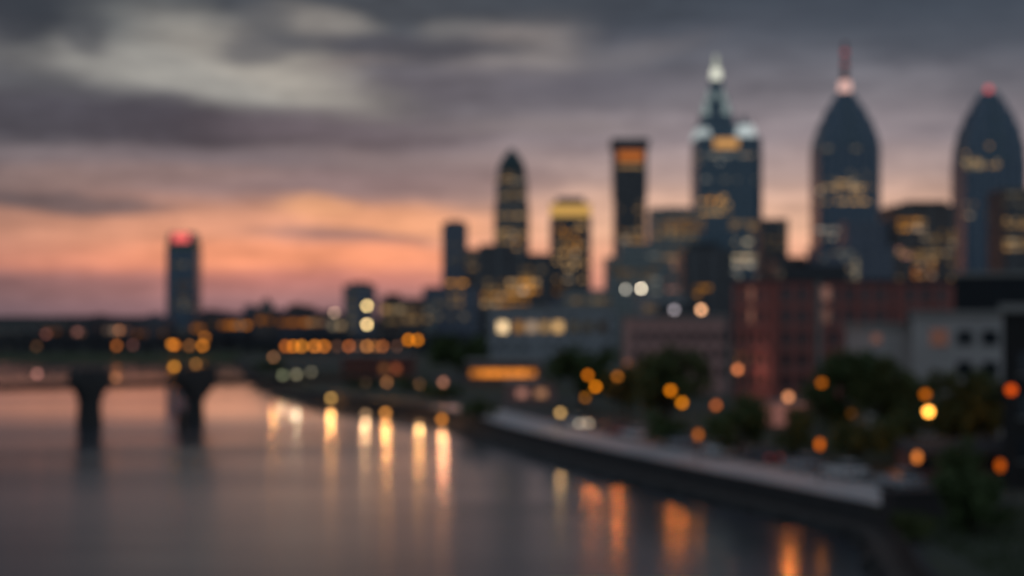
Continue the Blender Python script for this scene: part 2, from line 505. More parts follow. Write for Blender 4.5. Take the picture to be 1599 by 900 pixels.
for (x, y) in WL[18:]:
    if y > 330: continue
    for _ in range(9):
        s = random.uniform(-.4, 1.1); px_ = x + s * .95 + random.uniform(-.5, .5); py_ = y + random.uniform(-2.5, 2.5)
        r = random.uniform(.15, .4); z = -.1 + s * .5
        k = len(rb.v)
        for v in ((1, 0, 0), (-1, 0, 0), (0, 1, 0), (0, -1, 0), (0, 0, 1), (0, 0, -1)):
            rb.v.append((px_ + v[0] * r * random.uniform(.7, 1.3), py_ + v[1] * r * random.uniform(.7, 1.3), z + v[2] * r * random.uniform(.5, .9)))
        rb.f += [[k + a, k + b_, k + c_] for a, b_, c_ in ((0, 2, 4), (2, 1, 4), (1, 3, 4), (3, 0, 4), (2, 0, 5), (1, 2, 5), (3, 1, 5), (0, 3, 5))]
tag(rb.build('riprap', rock_mat), 'dark rocks heaped along the foot of the embankment wall', 'rocks', kind='stuff')

# promenade and the road behind it
seg = [i for i, (x, y) in enumerate(WL) if 97 < y < 236 and i > 12 and x > -20]
i0, i1 = seg[0], seg[-1]
pa, pb = offset(TT, 0.50)[i0:i1], offset(TT, 8.20)[i0:i1]
struct(strip('promenade', pa, GZ + .008, pb, GZ + .008, pave))
kerb = strip('kerb', offset(TT, 8.20)[i0:i1], GZ + .12, offset(TT, 8.50)[i0:i1], GZ + .12, trim); struct(kerb)
struct(strip('road', offset(TT, 8.70)[i0 + 3:i1], GZ + .006, offset(TT, 14.70)[i0 + 3:i1], GZ + .006, asphalt))
struct(strip('road_line', offset(TT, 11.50)[i0 + 3:i1], GZ + .012, offset(TT, 11.65)[i0 + 3:i1], GZ + .012, paintw))
def along(y, off):
    """point and heading on a line parallel to the water, at the given distance"""
    L = offset(TT, off - 4.8); best = min(range(10, len(L) - 1), key=lambda i: abs(L[i][1] - y) + (0 if L[i][0] > -30 else 99))
    a, b_ = L[best], L[best + 1]
    return a[0], a[1], math.atan2(b_[1] - a[1], b_[0] - a[0])

# ---------------------------------------------------------------- lamps
def sphere_mesh(r, n=14, m=8): return MB().ball((0, 0, 0), r, None, n, m).mesh('lantern', True)
LM = {}
def lamp(px, py, d, size, rgb, label, group, name='street_lamp', tall=1.0, base=GZ, arm=False, reach=0, cat='street lamp'):
    """a lamp on a post; rgb is how its blurred disc looks in the photo"""
    x, z = X(px, d), Z(py, d); h = z - base
    r = thing(name, label, cat, (x, d, base), 0, group)
    c_ = lin(*rgb); mx = max(c_); col = tuple(max((v / mx) ** 1.12, .003) for v in c_)
    s_px = size * F / d
    L = .44 * mx * ((BLUR ** 2 + s_px ** 2) / (s_px ** 2 * tall))
    ps = max(.05, size * .12)
    if h > .8:
        pm = MB().tube((0, 0, 0), (0, 0, .5), ps * 1.6, ps * 1.1, 8)
        pm.tube((0, 0, .5), (0, 0, h - size * .45 * tall), ps * .9, ps * .6, 8); pm.build('post', steel, r)
    k = (round(size, 2), tall)
    if k not in LM: LM[k] = MB().ball((0, 0, 0), size / 2, size / 2 * tall, 14, 8).mesh('lantern', True)
    put('lantern', LM[k], glow(col, L), r, (0, 0, h))
    ck = ('cap', round(size, 2), tall)
    if ck not in LM: LM[ck] = MB().loft([octa(size * .5, size * .5, size * .46 * tall), octa(size * .12, size * .12, size * .62 * tall)]).mesh('lamp_cap')
    put('lamp_cap', LM[ck], steel, r, (0, 0, h))
    return r


def shine(r, watts, col, drop=.5):
    """the light a lamp throws, hung just under its lantern"""
    if watts <= 0: return
    top = max(c.location.z for c in r.children)
    l = bpy.data.lights.new('lamp_light', 'POINT'); l.energy = watts; l.color = col; l.shadow_soft_size = .2
    o = bpy.data.objects.new('lamp_light', l); COL.objects.link(o); o.parent = r; o.location = (0, -.6, top)


ORD = ['first', 'second', 'third', 'fourth', 'fifth', 'sixth', 'seventh', 'eighth', 'ninth', 'tenth', 'eleventh', 'twelfth', 'thirteenth', 'fourteenth', 'fifteenth', 'sixteenth']
# row of amber lamps along the far bank quay
row = [(446, 185, 105, 40), (458, 215, 130, 40), (471, 225, 145, 50), (491, 225, 140, 55), (506, 215, 130, 45), (526, 85, 58, 45), (545, 175, 100, 50),
       (559, 75, 55, 45), (573, 195, 130, 70), (585, 130, 85, 45), (597, 160, 95, 50), (620, 85, 58, 45)]
for i, (px, *rgb) in enumerate(row):
    lamp(px, 541, 545 - (i % 3) * 3, 1.5, rgb, '%s amber lamp from the left in the row on the quay across the river' % ORD[i], 'row of amber quay lamps')
lamp(638, 531, 500, 1.4, (225, 135, 20), 'left of two bright amber lamps touching beside the dark tree', 'pair of bright amber lamps')
lamp(652, 531, 500, 1.4, (215, 130, 20), 'right of two bright amber lamps touching beside the dark tree', 'pair of bright amber lamps')
far = [(57, 541, 70, 48, 30), (72, 522, 90, 55, 48), (121, 518, 95, 62, 55), (182, 540, 150, 88, 40), (186, 516, 130, 85, 55), (207, 539, 85, 55, 50),
       (268, 538, 190, 120, 40), (273, 539, 190, 110, 30), (296, 540, 130, 85, 45), (316, 540, 200, 125, 40), (320, 527, 150, 92, 35)]
for i, (px, py, *rgb) in enumerate(far):
    lamp(px, py, 592, 1.6, rgb, '%s orange lamp from the left on the dark far shore under the lone tower' % ORD[i], 'orange lamps on the far shore')

mid = [(427, 558, 322, (125, 88, 60), 'dim brown orange lamp alone on the bank left of the amber row', 330, LAMPC),
       (441, 586, 306, (110, 112, 88), 'pale greenish lamp, first of three low on the wharf', 40, CREAM),
       (463, 585, 292, (118, 112, 90), 'pale greenish lamp, middle of three low on the wharf', 190, CREAM),
       (486, 581, 278, (98, 92, 76), 'pale dim lamp, right of three low on the wharf', 0, CREAM),
       (604, 597, 240, (120, 78, 48), 'dim orange lamp in front of the red brick warehouse', 560, LAMPC),
       (517, 590, 264, (58, 44, 36), 'very dim added streak lamp on the wharf above the cream dock light', 430, LAMPC),  # the very dim wharf lamps are added to lengthen the streaks on the water
       (571, 596, 246, (62, 48, 38), 'very dim added streak lamp on the wharf above the pale dock light', 330, (1, .55, .26)),
       (655, 600, 224, (56, 42, 34), 'very dim added streak lamp on the wharf between the warehouse and the pavilion', 300, LAMPC),
       (692, 597, 218, (135, 92, 76), 'dim pinkish lamp by the wharf left of the lit pavilion', 520, (1, .42, .2))]
for px, py, d, rgb, lb, w_, c_ in mid:
    r = lamp(px, py, d, .75, rgb, lb, 'scattered bank lamps'); shine(r, w_, c_)
for px, py, d, rgb, lb, w_, c_ in [(517, 622, 256, (190, 150, 85), 'cream dock light at the waterline below the brick warehouse', 110, LAMPC), (443, 604, 300, (120, 100, 75), 'dim dock light at the waterline by the wharf end', 60, WARM),
                                   (602, 645, 221, (215, 145, 70), 'orange dock light at the waterline below the dark wharf trees', 80, LAMPC), (571, 647, 223, (150, 120, 90), 'pale dock light at the waterline left of the orange one', 70, (1, .58, .28)),
                                   (690, 655, 203, (205, 130, 50), 'amber dock light at the waterline before the embankment wall', 75, (1, .5, .2)), (655, 662, 207, (105, 80, 55), 'dim dock light between the two orange ones at the waterline', 90, WARM)]:
    r = lamp(px, py, d, .7, rgb, lb, 'dock lights at the waterline', name='dock_light', base=-.5, cat='dock light'); shine(r, w_, c_)

near = [(918, 586, 195, (195, 110, 15), 'upper lamp of an orange pair at the left edge of the riverside trees'),
        (930, 604, 190, (235, 140, 15), 'lower brighter lamp of an orange pair at the left edge of the riverside trees'),
        (914, 621, 188, (130, 80, 12), 'dim amber lamp just below the orange pair by the trees'),
        (964, 588, 172, (140, 85, 25), 'dull amber lamp against dark trees right of the orange pair'),
        (980, 568, 205, (95, 55, 28), 'faint brown lamp high in front of the dark tree'),
        (1047, 610, 160, (230, 135, 5), 'upper left of two bright touching amber lamps before the round tree'),
        (1065, 629, 156, (230, 140, 5), 'lower right of two bright touching amber lamps before the round tree'),
        (1118, 633, 150, (165, 90, 45), 'dull orange brown lamp between the round tree and the brick block'),
        (1283, 598, 138, (160, 88, 15), 'amber lamp against the dark tree right of the brick corner'),
        (1330, 646, 136, (70, 42, 8), 'faint amber lamp deep in the dark trees'),
        (1445, 616, 128, (185, 100, 10), 'amber lamp right above the brightest lamp'),
        (1579, 609, 100, (222, 90, 2), 'deep orange lamp at the right edge against the black building')]
for i, (px, py, d, rgb, lb) in enumerate(near):
    r = lamp(px, py, d, .62, rgb, lb, 'lamps among the riverside trees')
    shine(r, (130, 200, 0, 260, 0, 110, 110, 110, 0, 0, 0, 14)[i], (1, .25, .035))
shine(lamp(1450, 643, 124, .62, (480, 330, 150), 'brightest yellow orange lamp glowing under the right trees', 'lamps among the riverside trees'), 280, (1, .38, .08))
shine(lamp(1231, 620, 130, .62, (225, 155, 110), 'pale peach lamp at the foot of the brick block', 'lamps among the riverside trees'), 230, (1, .26, .04))
shine(lamp(1152, 577, 203, .75, (225, 135, 80), 'peach orange lamp shining on the left brick face', 'lamps among the riverside trees'), 190, (1, .45, .34))
shine(lamp(875, 645, 172, .62, (205, 165, 105), 'pale cream lamp on the promenade left of the trees', 'lamps among the riverside trees'), 60, WARM)
for px, py, d, rgb, lb in [(1280, 694, 116, (205, 105, 15), 'left of three short tall-bodied orange lanterns by the promenade'),
                           (1432, 714, 106, (235, 140, 65), 'middle brightest of three short lanterns by the promenade end'),
                           (1562, 727, 98, (190, 90, 10), 'right of three short orange lanterns beside the black building'),
                           (1090, 679, 132, (170, 95, 30), 'dull orange short lantern left of the small round tree')]:
    r = lamp(px, py, d, .5, rgb, lb, 'short promenade lanterns', name='promenade_lantern', tall=1.5, cat='lantern'); shine(r, 10, (1, .34, .06))

# ---------------------------------------------------------------- bridges
# nearer thin girder bridge on hammerhead piers
B0, B1 = Vector((-63.0, 212.0)), Vector((-49.4, 221.5))
bdir = (B1 - B0); span2 = bdir.length; ang = math.atan2(bdir.y, bdir.x)
gb = thing('girder_bridge', 'low dark girder bridge on thick hammerhead piers in the left foreground water', 'bridge', (B0.x, B0.y, 0), ang)
for k in range(-3, 2):
    x = k * span2
    wide = (1.2, .6, .5)[max(0, min(k, 2))]
    cap = (2.5, 2.8, 1.6)[max(0, min(k, 2))]
    mb = MB().loft([[(x + sx * a, sy * b_, z) for sx, sy in ((-1, -1), (1, -1), (1, 1), (-1, 1))] for a, b_, z in ((wide * 1.1, 2.6, -2), (wide, 2.3, .4), (wide * .9, 2.2, 3.0), (cap * .55, 2.4, 4.4), (cap, 2.6, 5.8), (cap, 2.6, 7.2), (cap * .85, 2.5, 8.2))])
    mb.build('pier', pier_conc, gb)
MB().box(-3 * span2, 2.9 * span2, -2.0, 2.0, 5.25, 6.2).build('deck', rust, gb)
for s in (-1, 1):
    mb = MB(); x = -3 * span2
    while x < 2.85 * span2:
        mb.box(x, x + .1, s * 1.9 - .05, s * 1.9 + .05, 6.2, 7.3); x += 2.1
    mb.box(-3 * span2, 2.9 * span2, s * 1.9 - .06, s * 1.9 + .06, 7.3, 7.4); mb.build('railing', rust, gb)
for px, py, rgb, lb in [(272, 573, (200, 135, 45), 'bright yellow bridge lamp above the second pier'), (306, 569, (140, 96, 46), 'dim orange bridge lamp just right of the bright yellow one'),
                        (58, 584, (150, 104, 96), 'faint pinkish bridge lamp at the far left'), (181, 590, (135, 90, 60), 'faint orange bridge lamp near the first pier')]:
    k = (px - CX) / F; nv = Vector((-bdir.y, bdir.x)); dd = B0.dot(nv) / (k * nv.x + nv.y) - 2.1 / 0.8
    lamp(px, py, dd, .62, rgb, lb, 'lamps on the girder bridge', name='bridge_lamp', base=6.2)
fd = thing('timber_dolphin', 'dark clump of mooring piles in the water beside the second bridge pier', 'mooring piles', (X(283, 205), 205, 0))
for i in range(5):
    a = i * 1.257
    MB().tube((.55 * math.cos(a), .55 * math.sin(a), -2), (.25 * math.cos(a), .25 * math.sin(a), 2.2 + .2 * (i % 2)), .28, .24, 8).build('pile', bark, fd)
MB().tube((0, 0, 1.3), (0, 0, 1.6), .75, .75, 12).build('rope_band', steel, fd)

# ---------------------------------------------------------------- skyline towers
def tower(name, label, cx_px, d, hd=0, base=GZ): return thing(name, label, 'skyscraper', (X(cx_px, d + hd), d, base))


def rings(d, base, spec, ch=.22, depth=.9):
    """spec: (py, width in frame px) from the ground up"""
    w0 = max(M(w, d) for _, w in spec)
    return [octa(M(w, d), M(w, d) * depth, Z(py, d) - base, ch, w0 * depth / 2) for py, w in spec]


def beacon(root, d, py, size_m, col, strength, name='beacon', y=None, px=None):
    x = 0 if px is None else X(px, d) - root.location.x
    return MB().ball((x, y or 0, Z(py, d) - root.location.z), size_m / 2).build(name, glow(col, strength), root)


# lone tower on the left
d = 1100
r = tower('office_tower', 'lone dark blue glass tower with red lit top on the left shore', 287, d, 9); w = M(48, d)
MB().loft(rings(d, GZ, [(512, 48), (388, 48)], .08, .8)).build('shaft', glass_blue, r)
MB().loft(rings(d, GZ, [(387.9, 46), (376, 46)], .08, .8)).build('crown', rough_mat('green_grey_band', (.12, .17, .12), .6, .15, .3), r)
MB().loft(rings(d, GZ, [(375.9, 42), (363, 40)], .08, .8)).build('upper_storey', glass_blue, r)
MB().box(-w * .27, w * .27, -.7, -.01, Z(378, d) - GZ, Z(365, d) - GZ).build('red_sign', glow((1, .15, .14), 1.15), r)
lit_windows(r, r.location.x, d, [(275, 440, 300, 470, 8, WARM, .025), (266, 395, 308, 500, 10, CREAM, .008)])

d = 1300
r = block('slab_tower', 'slim slate blue slab tower with pale rim left of the pointed tower', 'skyscraper', 690, 729, 352, d, 20, blue_slab, [(695, 425, 733, 446, 5, AMBER, .14), (692, 360, 728, 420, 10, CREAM, .006)], (697, 722, 344))
d = 1600
r = tower('pointed_tower', 'slender stone tower with dark pyramid top in the middle of the skyline', 799, d, 18)
MB().loft(rings(d, GZ, [(512, 56), (330, 55), (318, 53), (316, 50), (285, 50), (283, 46), (264, 44)], .3)).build('shaft', stone_tower, r)
MB().loft(rings(d, GZ, [(263.8, 43), (252, 36), (240, 20), (230, 3)], .3)).build('pyramid_roof', copper, r)
lit_windows(r, r.location.x, d, [(776, 270, 822, 330, 18, WARM, .03), (774, 330, 824, 400, 26, WARM, .05), (778, 368, 815, 390, 6, AMBER, .10), (785, 275, 808, 283, 3, WARM, .10)])
d = 1400
r = block('gold_top_tower', 'dark square tower with glowing gold band around its top', 'skyscraper', 860, 923, 338, d, 38, dark_tower,
          [(872, 355, 905, 400, 16, AMBER, .11), (866, 400, 918, 440, 14, WARM, .08), (864, 345, 920, 470, 12, WARM, .02)], None, parapet=False)
w = M(63, d); h = Z(338, d) - GZ
MB().box(-w / 2 + .4, w / 2 - .4, .4, 37, h + .01, Z(320, d) - GZ).build('gold_band', glow((1, .56, .14), .6), r)
MB().box(-w / 2, w / 2, -.3, 38, Z(319.9, d) - GZ, Z(317, d) - GZ).build('roof_slab', trim, r)
MB().box(-w * .34, w * .34, 8, 30, Z(316.9, d) - GZ, Z(307, d) - GZ).build('roof_plant', rough_mat('lilac_grey_plant', (.2, .17, .18), .8), r)
d = 1600
r = tower('flared_tower', 'tall dark brown tower with orange lit top floors and flared cap', 983, d, 16)
MB().loft(rings(d, GZ, [(512, 51), (308, 49)], .15)).build('shaft', dark_tower, r)
MB().loft(rings(d, GZ, [(307.9, 52), (229, 53)], .15)).build('upper_storey', dark_tower, r)
MB().loft(rings(d, GZ, [(228.9, 58), (219, 60), (216, 58)], .15)).build('cap', dark_tower, r)
w = M(40, d)
MB().box(-w / 2, w / 2, -.4, .6, Z(251, d) - GZ, Z(236, d) - GZ).build('orange_sign_band', glow((1, .27, .05), .42), r)
lit_windows(r, r.location.x, d, [(960, 256, 1005, 275, 8, WARM, .07), (965, 300, 1003, 400, 18, WARM, .022), (970, 360, 1005, 385, 8, AMBER, .06)], front=-.1)

# spired glass towers
d = 1500
r = tower('spired_tower', 'widest glass tower with white lit shoulders and a glowing white spire tip', 1134, d, 30)
MB().loft(rings(d, GZ, [(512, 104), (235, 102), (213, 100)], .2)).build('shaft', glass_teal, r)
cxo = X(1118, d + 30) - r.location.x
mb = MB()
for (y0, w0, y1, w1) in ((212.9, 68, 190, 60), (189.9, 52, 166, 45), (165.9, 39, 146, 33), (145.9, 27, 118, 17)):
    mb.loft([[(p[0] + cxo, p[1], p[2]) for p in rg] for rg in (octa(M(w0, d), M(w0, d), Z(y0, d) - GZ, .2, 30), octa(M(w1, d), M(w1, d), Z(y1, d) - GZ, .2, 30))])
mb.build('crown', glass_teal, r)
for (px, py, wp, hp) in ((1102, 164, 13, 24), (1134, 163, 13, 24), (1108, 143, 9, 18), (1128, 143, 9, 18)):
    x = X(px, d + 15) - r.location.x; z = Z(py, d) - GZ
    MB().hexa([(x - M(wp, d) / 2, 13, z - M(hp, d) / 2), (x + M(wp, d) / 2, 13, z - M(hp, d) / 2), (x, 13, z + M(hp, d) / 2)], [(x - M(wp, d) / 2, 20, z - M(hp, d) / 2), (x + M(wp, d) / 2, 20, z - M(hp, d) / 2), (x, 20, z + M(hp, d) / 2)]).build('lit_gable', glow((.7, .88, .86), .34), r)  # uplighting on the gables put in as their own glow
MB().loft([[(p[0] + cxo, p[1], p[2]) for p in rg] for rg in (octa(M(15, d), M(15, d), Z(117.9, d) - GZ, .3, 30), octa(M(13, d), M(13, d), Z(101, d) - GZ, .3, 30))]).build('lantern', glow((.95, .95, .78), 1.0), r)
MB().tube((cxo, 30, Z(101, d) - GZ), (cxo, 30, Z(78, d) - GZ), M(9, d) / 2, M(4, d) / 2, 8).build('spire', glow((.85, .9, .72), .5), r)
for (a, b_, y0, y1, s) in ((1086, 1112, 214, 199, .48), (1150, 1182, 214, 195, .6)):
    MB().loft([[(X(q, d) - r.location.x, yy, Z(z, d) - GZ) for q, yy in ((a + k, 4), (b_ - k, 4), (b_ - k, 40), (a + k, 40))] for z, k in ((y0 - 1.1, 0), (y1, 5))]).build('lit_shoulder', glow((.85, .95, .95), s), r)
MB().loft([[(X(q, d) - r.location.x, yy, Z(z, d) - GZ) for q, yy in ((1166 - k, 22 - k), (1166 + k, 22 - k), (1166 + k, 22 + k), (1166 - k, 22 + k))] for z, k in ((194.9, 9), (184, 4), (174, .6))]).build('side_peak', glass_teal, r)
MB().tube((X(1180, d) - r.location.x, 20, Z(197, d) - GZ), (X(1180, d) - r.location.x, 20, Z(180, d) - GZ), .8, .3, 6).build('mast', steel, r)
x = X(1134, d) - r.location.x; w = M(38, d)
MB().box(x - w / 2, x + w / 2, -.6, .6, Z(231, d) - GZ, Z(217, d) - GZ).build('amber_band', glow((1, .5, .16), .62), r)
lit_windows(r, r.location.x, d, [(1092, 300, 1140, 335, 18, WARM, .10), (1095, 305, 1132, 322, 6, AMBER, .16), (1140, 345, 1182, 365, 12, WARM, .07), (1140, 375, 1185, 405, 12, CREAM, .12), (1145, 410, 1185, 440, 10, PALE, .12),
                                 (1088, 235, 1182, 300, 20, PALE, .014)], front=-.2)


def taper_tower(name, label, pxc, d, spec, zones, m):
    r = tower(name, label, pxc, d, 30)
    MB().loft(rings(d, GZ, [(512, spec[0][1]), spec[0]], .2)).build('shaft', m, r)
    mb = MB(); w0 = M(spec[0][1], d); cy = w0 * .45
    for (ya, wa), (yb, wb) in zip(spec[:-1], spec[1:]):
        mb.loft([octa(M(wa, d), M(wa, d) * .9, Z(ya - .05, d) - GZ, .25, cy), octa(M(wb + (wa - wb) * .36, d), M(wb + (wa - wb) * .36, d) * .9, Z(yb, d) - GZ, .25, cy)])
    mb.build('crown', glass_blue, r)
    for k, (ya, wa) in enumerate(spec[:-1]):       # stacked gables that give the crown its chevron outline
        wb, yb = spec[k + 1][1], spec[k + 1][0]
        a = M(wa, d) * .30; yf = cy - M(wa, d) * .45 - .4
        MB().hexa([(-a, yf, Z(ya, d) - GZ), (a, yf, Z(ya, d) - GZ), (0, yf, Z(yb + 2, d) - GZ)], [(-a, yf + 3, Z(ya, d) - GZ), (a, yf + 3, Z(ya, d) - GZ), (0, yf + 3, Z(yb + 2, d) - GZ)]).build('gable', glass_teal, r)
    lit_windows(r, r.location.x, d, zones, front=-.2)
    return r, cy


r, cy = taper_tower('mast_tower', 'dark blue glass tower tapering to a red mast with a pink glowing collar', 1319, 1500,
                    [(228, 96), (205, 84), (184, 68), (164, 48), (149, 31), (138, 19)],
                    [(1300, 282, 1338, 302, 10, WARM, .14), (1278, 290, 1362, 335, 26, WARM, .075), (1276, 345, 1320, 380, 10, PALE, .05), (1276, 385, 1310, 410, 4, CREAM, .03), (1275, 230, 1364, 290, 12, CREAM, .008)], glass_blue)
d = 1500
MB().tube((0, cy, Z(136.9, d) - GZ), (0, cy, Z(120, d) - GZ), M(22, d) / 2, M(16, d) / 2, 12).build('collar_light', glow((1, .60, .52), .85), r)
MB().tube((0, cy, Z(120, d) - GZ), (0, cy, Z(58, d) - GZ), M(12, d) / 2, M(6, d) / 2, 8).build('mast', mast_red, r)
for py in (112, 92, 74): beacon(r, d, py, 6.5, (1, .10, .12), .35, y=cy)  # small red lights added along the mast to redden it
r, cy = taper_tower('domed_tower', 'dark blue glass tower with rounded tapering top and red beacon at the right edge', 1543, 1450,
                    [(252, 97), (220, 90), (193, 74), (170, 54), (152, 36), (139, 20)],
                    [(1505, 225, 1560, 262, 16, WARM, .06), (1505, 240, 1535, 265, 8, (1, .85, .5), .05), (1500, 300, 1588, 420, 14, WARM, .01)], glass_blue)
beacon(r, 1450, 133, 7.5, (1, .16, .17), .8, y=cy)

# nearer downtown blocks
block('grey_green_tower', 'broad grey green block with amber lit floor left of the spired tower', 'office block', 1018, 1092, 330, 1200, 40, green_grey,
      [(1030, 338, 1100, 362, 26, AMBER, .085), (1022, 345, 1088, 440, 22, WARM, .022), (1040, 400, 1066, 470, 12, PINK, .05)], (1040, 1080, 322))
block('stepped_block', 'teal grey office block with pale lit windows below the flared tower', 'office block', 948, 1034, 405, 900, 30, green_grey,
      [(950, 410, 1030, 440, 14, WARM, .02), (1012, 370, 1030, 480, 8, PALE, .03)], None, steps=((968, 1034, 378),))
block('dark_round_block', 'near black block standing in front of the spired tower', 'office block', 1068, 1146, 392, 1000, 30, dark_tower, [(1085, 445, 1110, 465, 4, AMBER, .10)], (1080, 1125, 378))
block('small_dark_tower', 'small dark tower between the spired tower and the mast tower', 'office block', 1188, 1231, 346, 1300, 25, dark_tower, [(1192, 352, 1228, 440, 8, WARM, .008)], (1195, 1222, 342))
block('low_brown_block', 'low brown block at the foot of the mast tower', 'office block', 1212, 1282, 408, 1050, 30, brown_block, [(1215, 415, 1275, 440, 12, WARM, .03)], (1228, 1262, 400))
block('podium_block', 'dark stepped block in front of the mast tower base', 'office block', 1278, 1396, 388, 1000, 40, blue_slab, [(1282, 392, 1340, 440, 14, PALE, .03), (1320, 400, 1342, 440, 6, CREAM, .06)], None, steps=((1325, 1392, 345),))
block('brown_stepped_tower', 'dark brown stepped tower with orange lit floor between two blue towers', 'office block', 1396, 1494, 325, 1000, 40, brown_block,
      [(1402, 340, 1446, 362, 16, AMBER, .20), (1440, 360, 1492, 385, 10, WARM, .06), (1400, 385, 1424, 405, 3, PINK, .10), (1425, 395, 1460, 435, 9, ORANGE, .07), (1400, 360, 1490, 440, 20, WARM, .02)], (1424, 1488, 312))
block('edge_tower', 'grey tower with lit floors cut by the right edge', 'office block', 1568, 1640, 300, 1150, 40, dark_tower,
      [(1568, 340, 1612, 357, 10, WARM, .13), (1568, 372, 1612, 392, 12, WARM, .17), (1568, 300, 1610, 330, 8, CREAM, .02)])
block('dark_midrise', 'wide dark midrise with rows of amber windows under the pointed tower', 'office block', 746, 862, 400, 900, 35, dark_tower,
      [(792, 435, 842, 460, 12, AMBER, .28), (752, 456, 826, 480, 18, AMBER, .17), (756, 435, 790, 458, 5, WARM, .05), (812, 415, 860, 440, 5, WARM, .03)], None, steps=((748, 803, 381),))
block('lower_dark_block', 'dark block with few lit windows below the gold topped tower', 'office block', 856, 948, 470, 850, 30, blue_slab, [(864, 438, 900, 462, 4, AMBER, .02)], (880, 930, 462))
block('left_lower_block', 'low slate block at the left foot of the downtown cluster', 'office block', 660, 748, 452, 880, 30, blue_slab, [(700, 455, 724, 480, 4, WARM, .06), (668, 470, 740, 500, 6, CREAM, .015)], (664, 690, 447))

# ---------------------------------------------------------------- far shore buildings on the left
shore = [('low_house_block', 'faint low block at the far left of the shore', 100, 134, 503, 760, (PINK, 2, .03)),
         ('flat_roof_block', 'small raised block left of the shore warehouses', 136, 158, 495, 800, (PINK, 2, .04)),
         ('row_block', 'long low block with pinkish lights left of the lone tower', 160, 206, 499, 780, (PINK, 5, .08)),
         ('shed_block', 'low dark shed beside the lone tower', 208, 262, 504, 770, (ORANGE, 3, .03)),
         ('annex_block', 'short block adjoining the lone tower on its right', 312, 340, 487, 820, (WARM, 2, .03)),
         ('lit_hall', 'long hall with orange lit windows right of the lone tower', 340, 392, 491, 760, (ORANGE, 12, .20)),
         ('long_warehouse', 'long flat roofed warehouse with orange lit bays on the shore', 432, 512, 487, 720, (ORANGE, 16, .16)),
         ('small_block', 'narrow low block left of the grey midrise on the shore', 512, 540, 492, 700, (CREAM, 3, .12))]
for nm, lb, a, b_, tp, d, (col, n, mean) in shore:
    block(nm, lb, 'building', a, b_, tp, d, 22, rough_mat('shore_wall_%d' % (len(nm) % 3), ((.10, .09, .10), (.13, .11, .12), (.08, .08, .10))[len(nm) % 3], .85, .2, .1),
          [(a + 2, tp + 8, b_ - 2, tp + 24, n, col, mean)], (a + 6, a + 16, tp - 4), parapet=True, win=(2.4, 2.0))
r = block('domed_hall', 'small hall with pointed dome rising on the far shore', 'building', 396, 430, 484, 740, 16, rough_mat('hall_stone', (.14, .115, .11), .8, .2, .1), [(400, 490, 426, 508, 5, ORANGE, .10)], None)
hall = r
for nm, lb, cat, a, b_, tp, d, mm, zn in [
        ('low_mill', 'low wide mill with one orange window at the far left', 'building', 52, 98, 508, 690, brown_block, [(56, 512, 94, 524, 2, ORANGE, .05)]),
        ('square_block', 'small square block just left of the lone tower', 'building', 226, 258, 495, 900, blue_slab, [(230, 498, 254, 515, 3, PINK, .05)]),
        ('corner_house', 'low dark house block right below the lone tower', 'building', 296, 322, 499, 745, brown_block, [(300, 503, 318, 520, 4, ORANGE, .09)]),
        ('tall_house', 'narrow block rising between the long hall and the domed hall', 'building', 380, 398, 480, 860, blue_slab, [(382, 485, 396, 510, 3, WARM, .05)]),
        ('rear_warehouse', 'higher dark block behind the long flat roofed warehouse', 'building', 448, 486, 479, 880, brown_block, [(452, 482, 482, 488, 2, WARM, .03)]),
        ('grey_apartments', 'grey block between the beige lit apartments and the downtown foot', 'building', 640, 676, 474, 800, green_grey, [(644, 478, 672, 505, 7, WARM, .07)]),
        ('brown_tower', 'plain brown tower rising just right of the slate slab tower', 'office block', 728, 750, 392, 1250, brown_block, [(730, 396, 748, 440, 5, WARM, .03)]),
        ('pale_office', 'pale office block with lit floors above the long pale hall', 'office block', 880, 958, 455, 700, green_grey, [(884, 458, 954, 478, 9, WARM, .035)]),
        ('grey_loft', 'grey loft building rising behind the pink building', 'building', 1000, 1070, 462, 480, pale_block, [(1004, 466, 1066, 492, 7, WARM, .04)])]:
    block(nm, lb, cat, a, b_, tp, d, 18, mm, zn, (a + 5, (a + b_) / 2, tp - 5), win=(2.4, 2.0))
r = hall
h = Z(484, 740) - GZ
MB().tube((0, 7, h), (0, 7, h + 2.6), 3.4, 3.4, 14).build('drum', trim, r)
MB().loft([[(q * math.cos(i * PI / 7), 7 + q * math.sin(i * PI / 7), h + 2.6 + zz) for i in range(14)] for q, zz in ((3.5, 0), (3.0, 1.3), (1.9, 2.4), (.7, 3.0), (.15, 4.4))]).build('dome', copper, r)
r = block('grey_midrise', 'grey blue midrise with rounded roof house standing alone by the quay', 'building', 536, 581, 448, 700, 20, blue_slab, [(538, 455, 560, 520, 5, CREAM, .02)], (545, 574, 440))
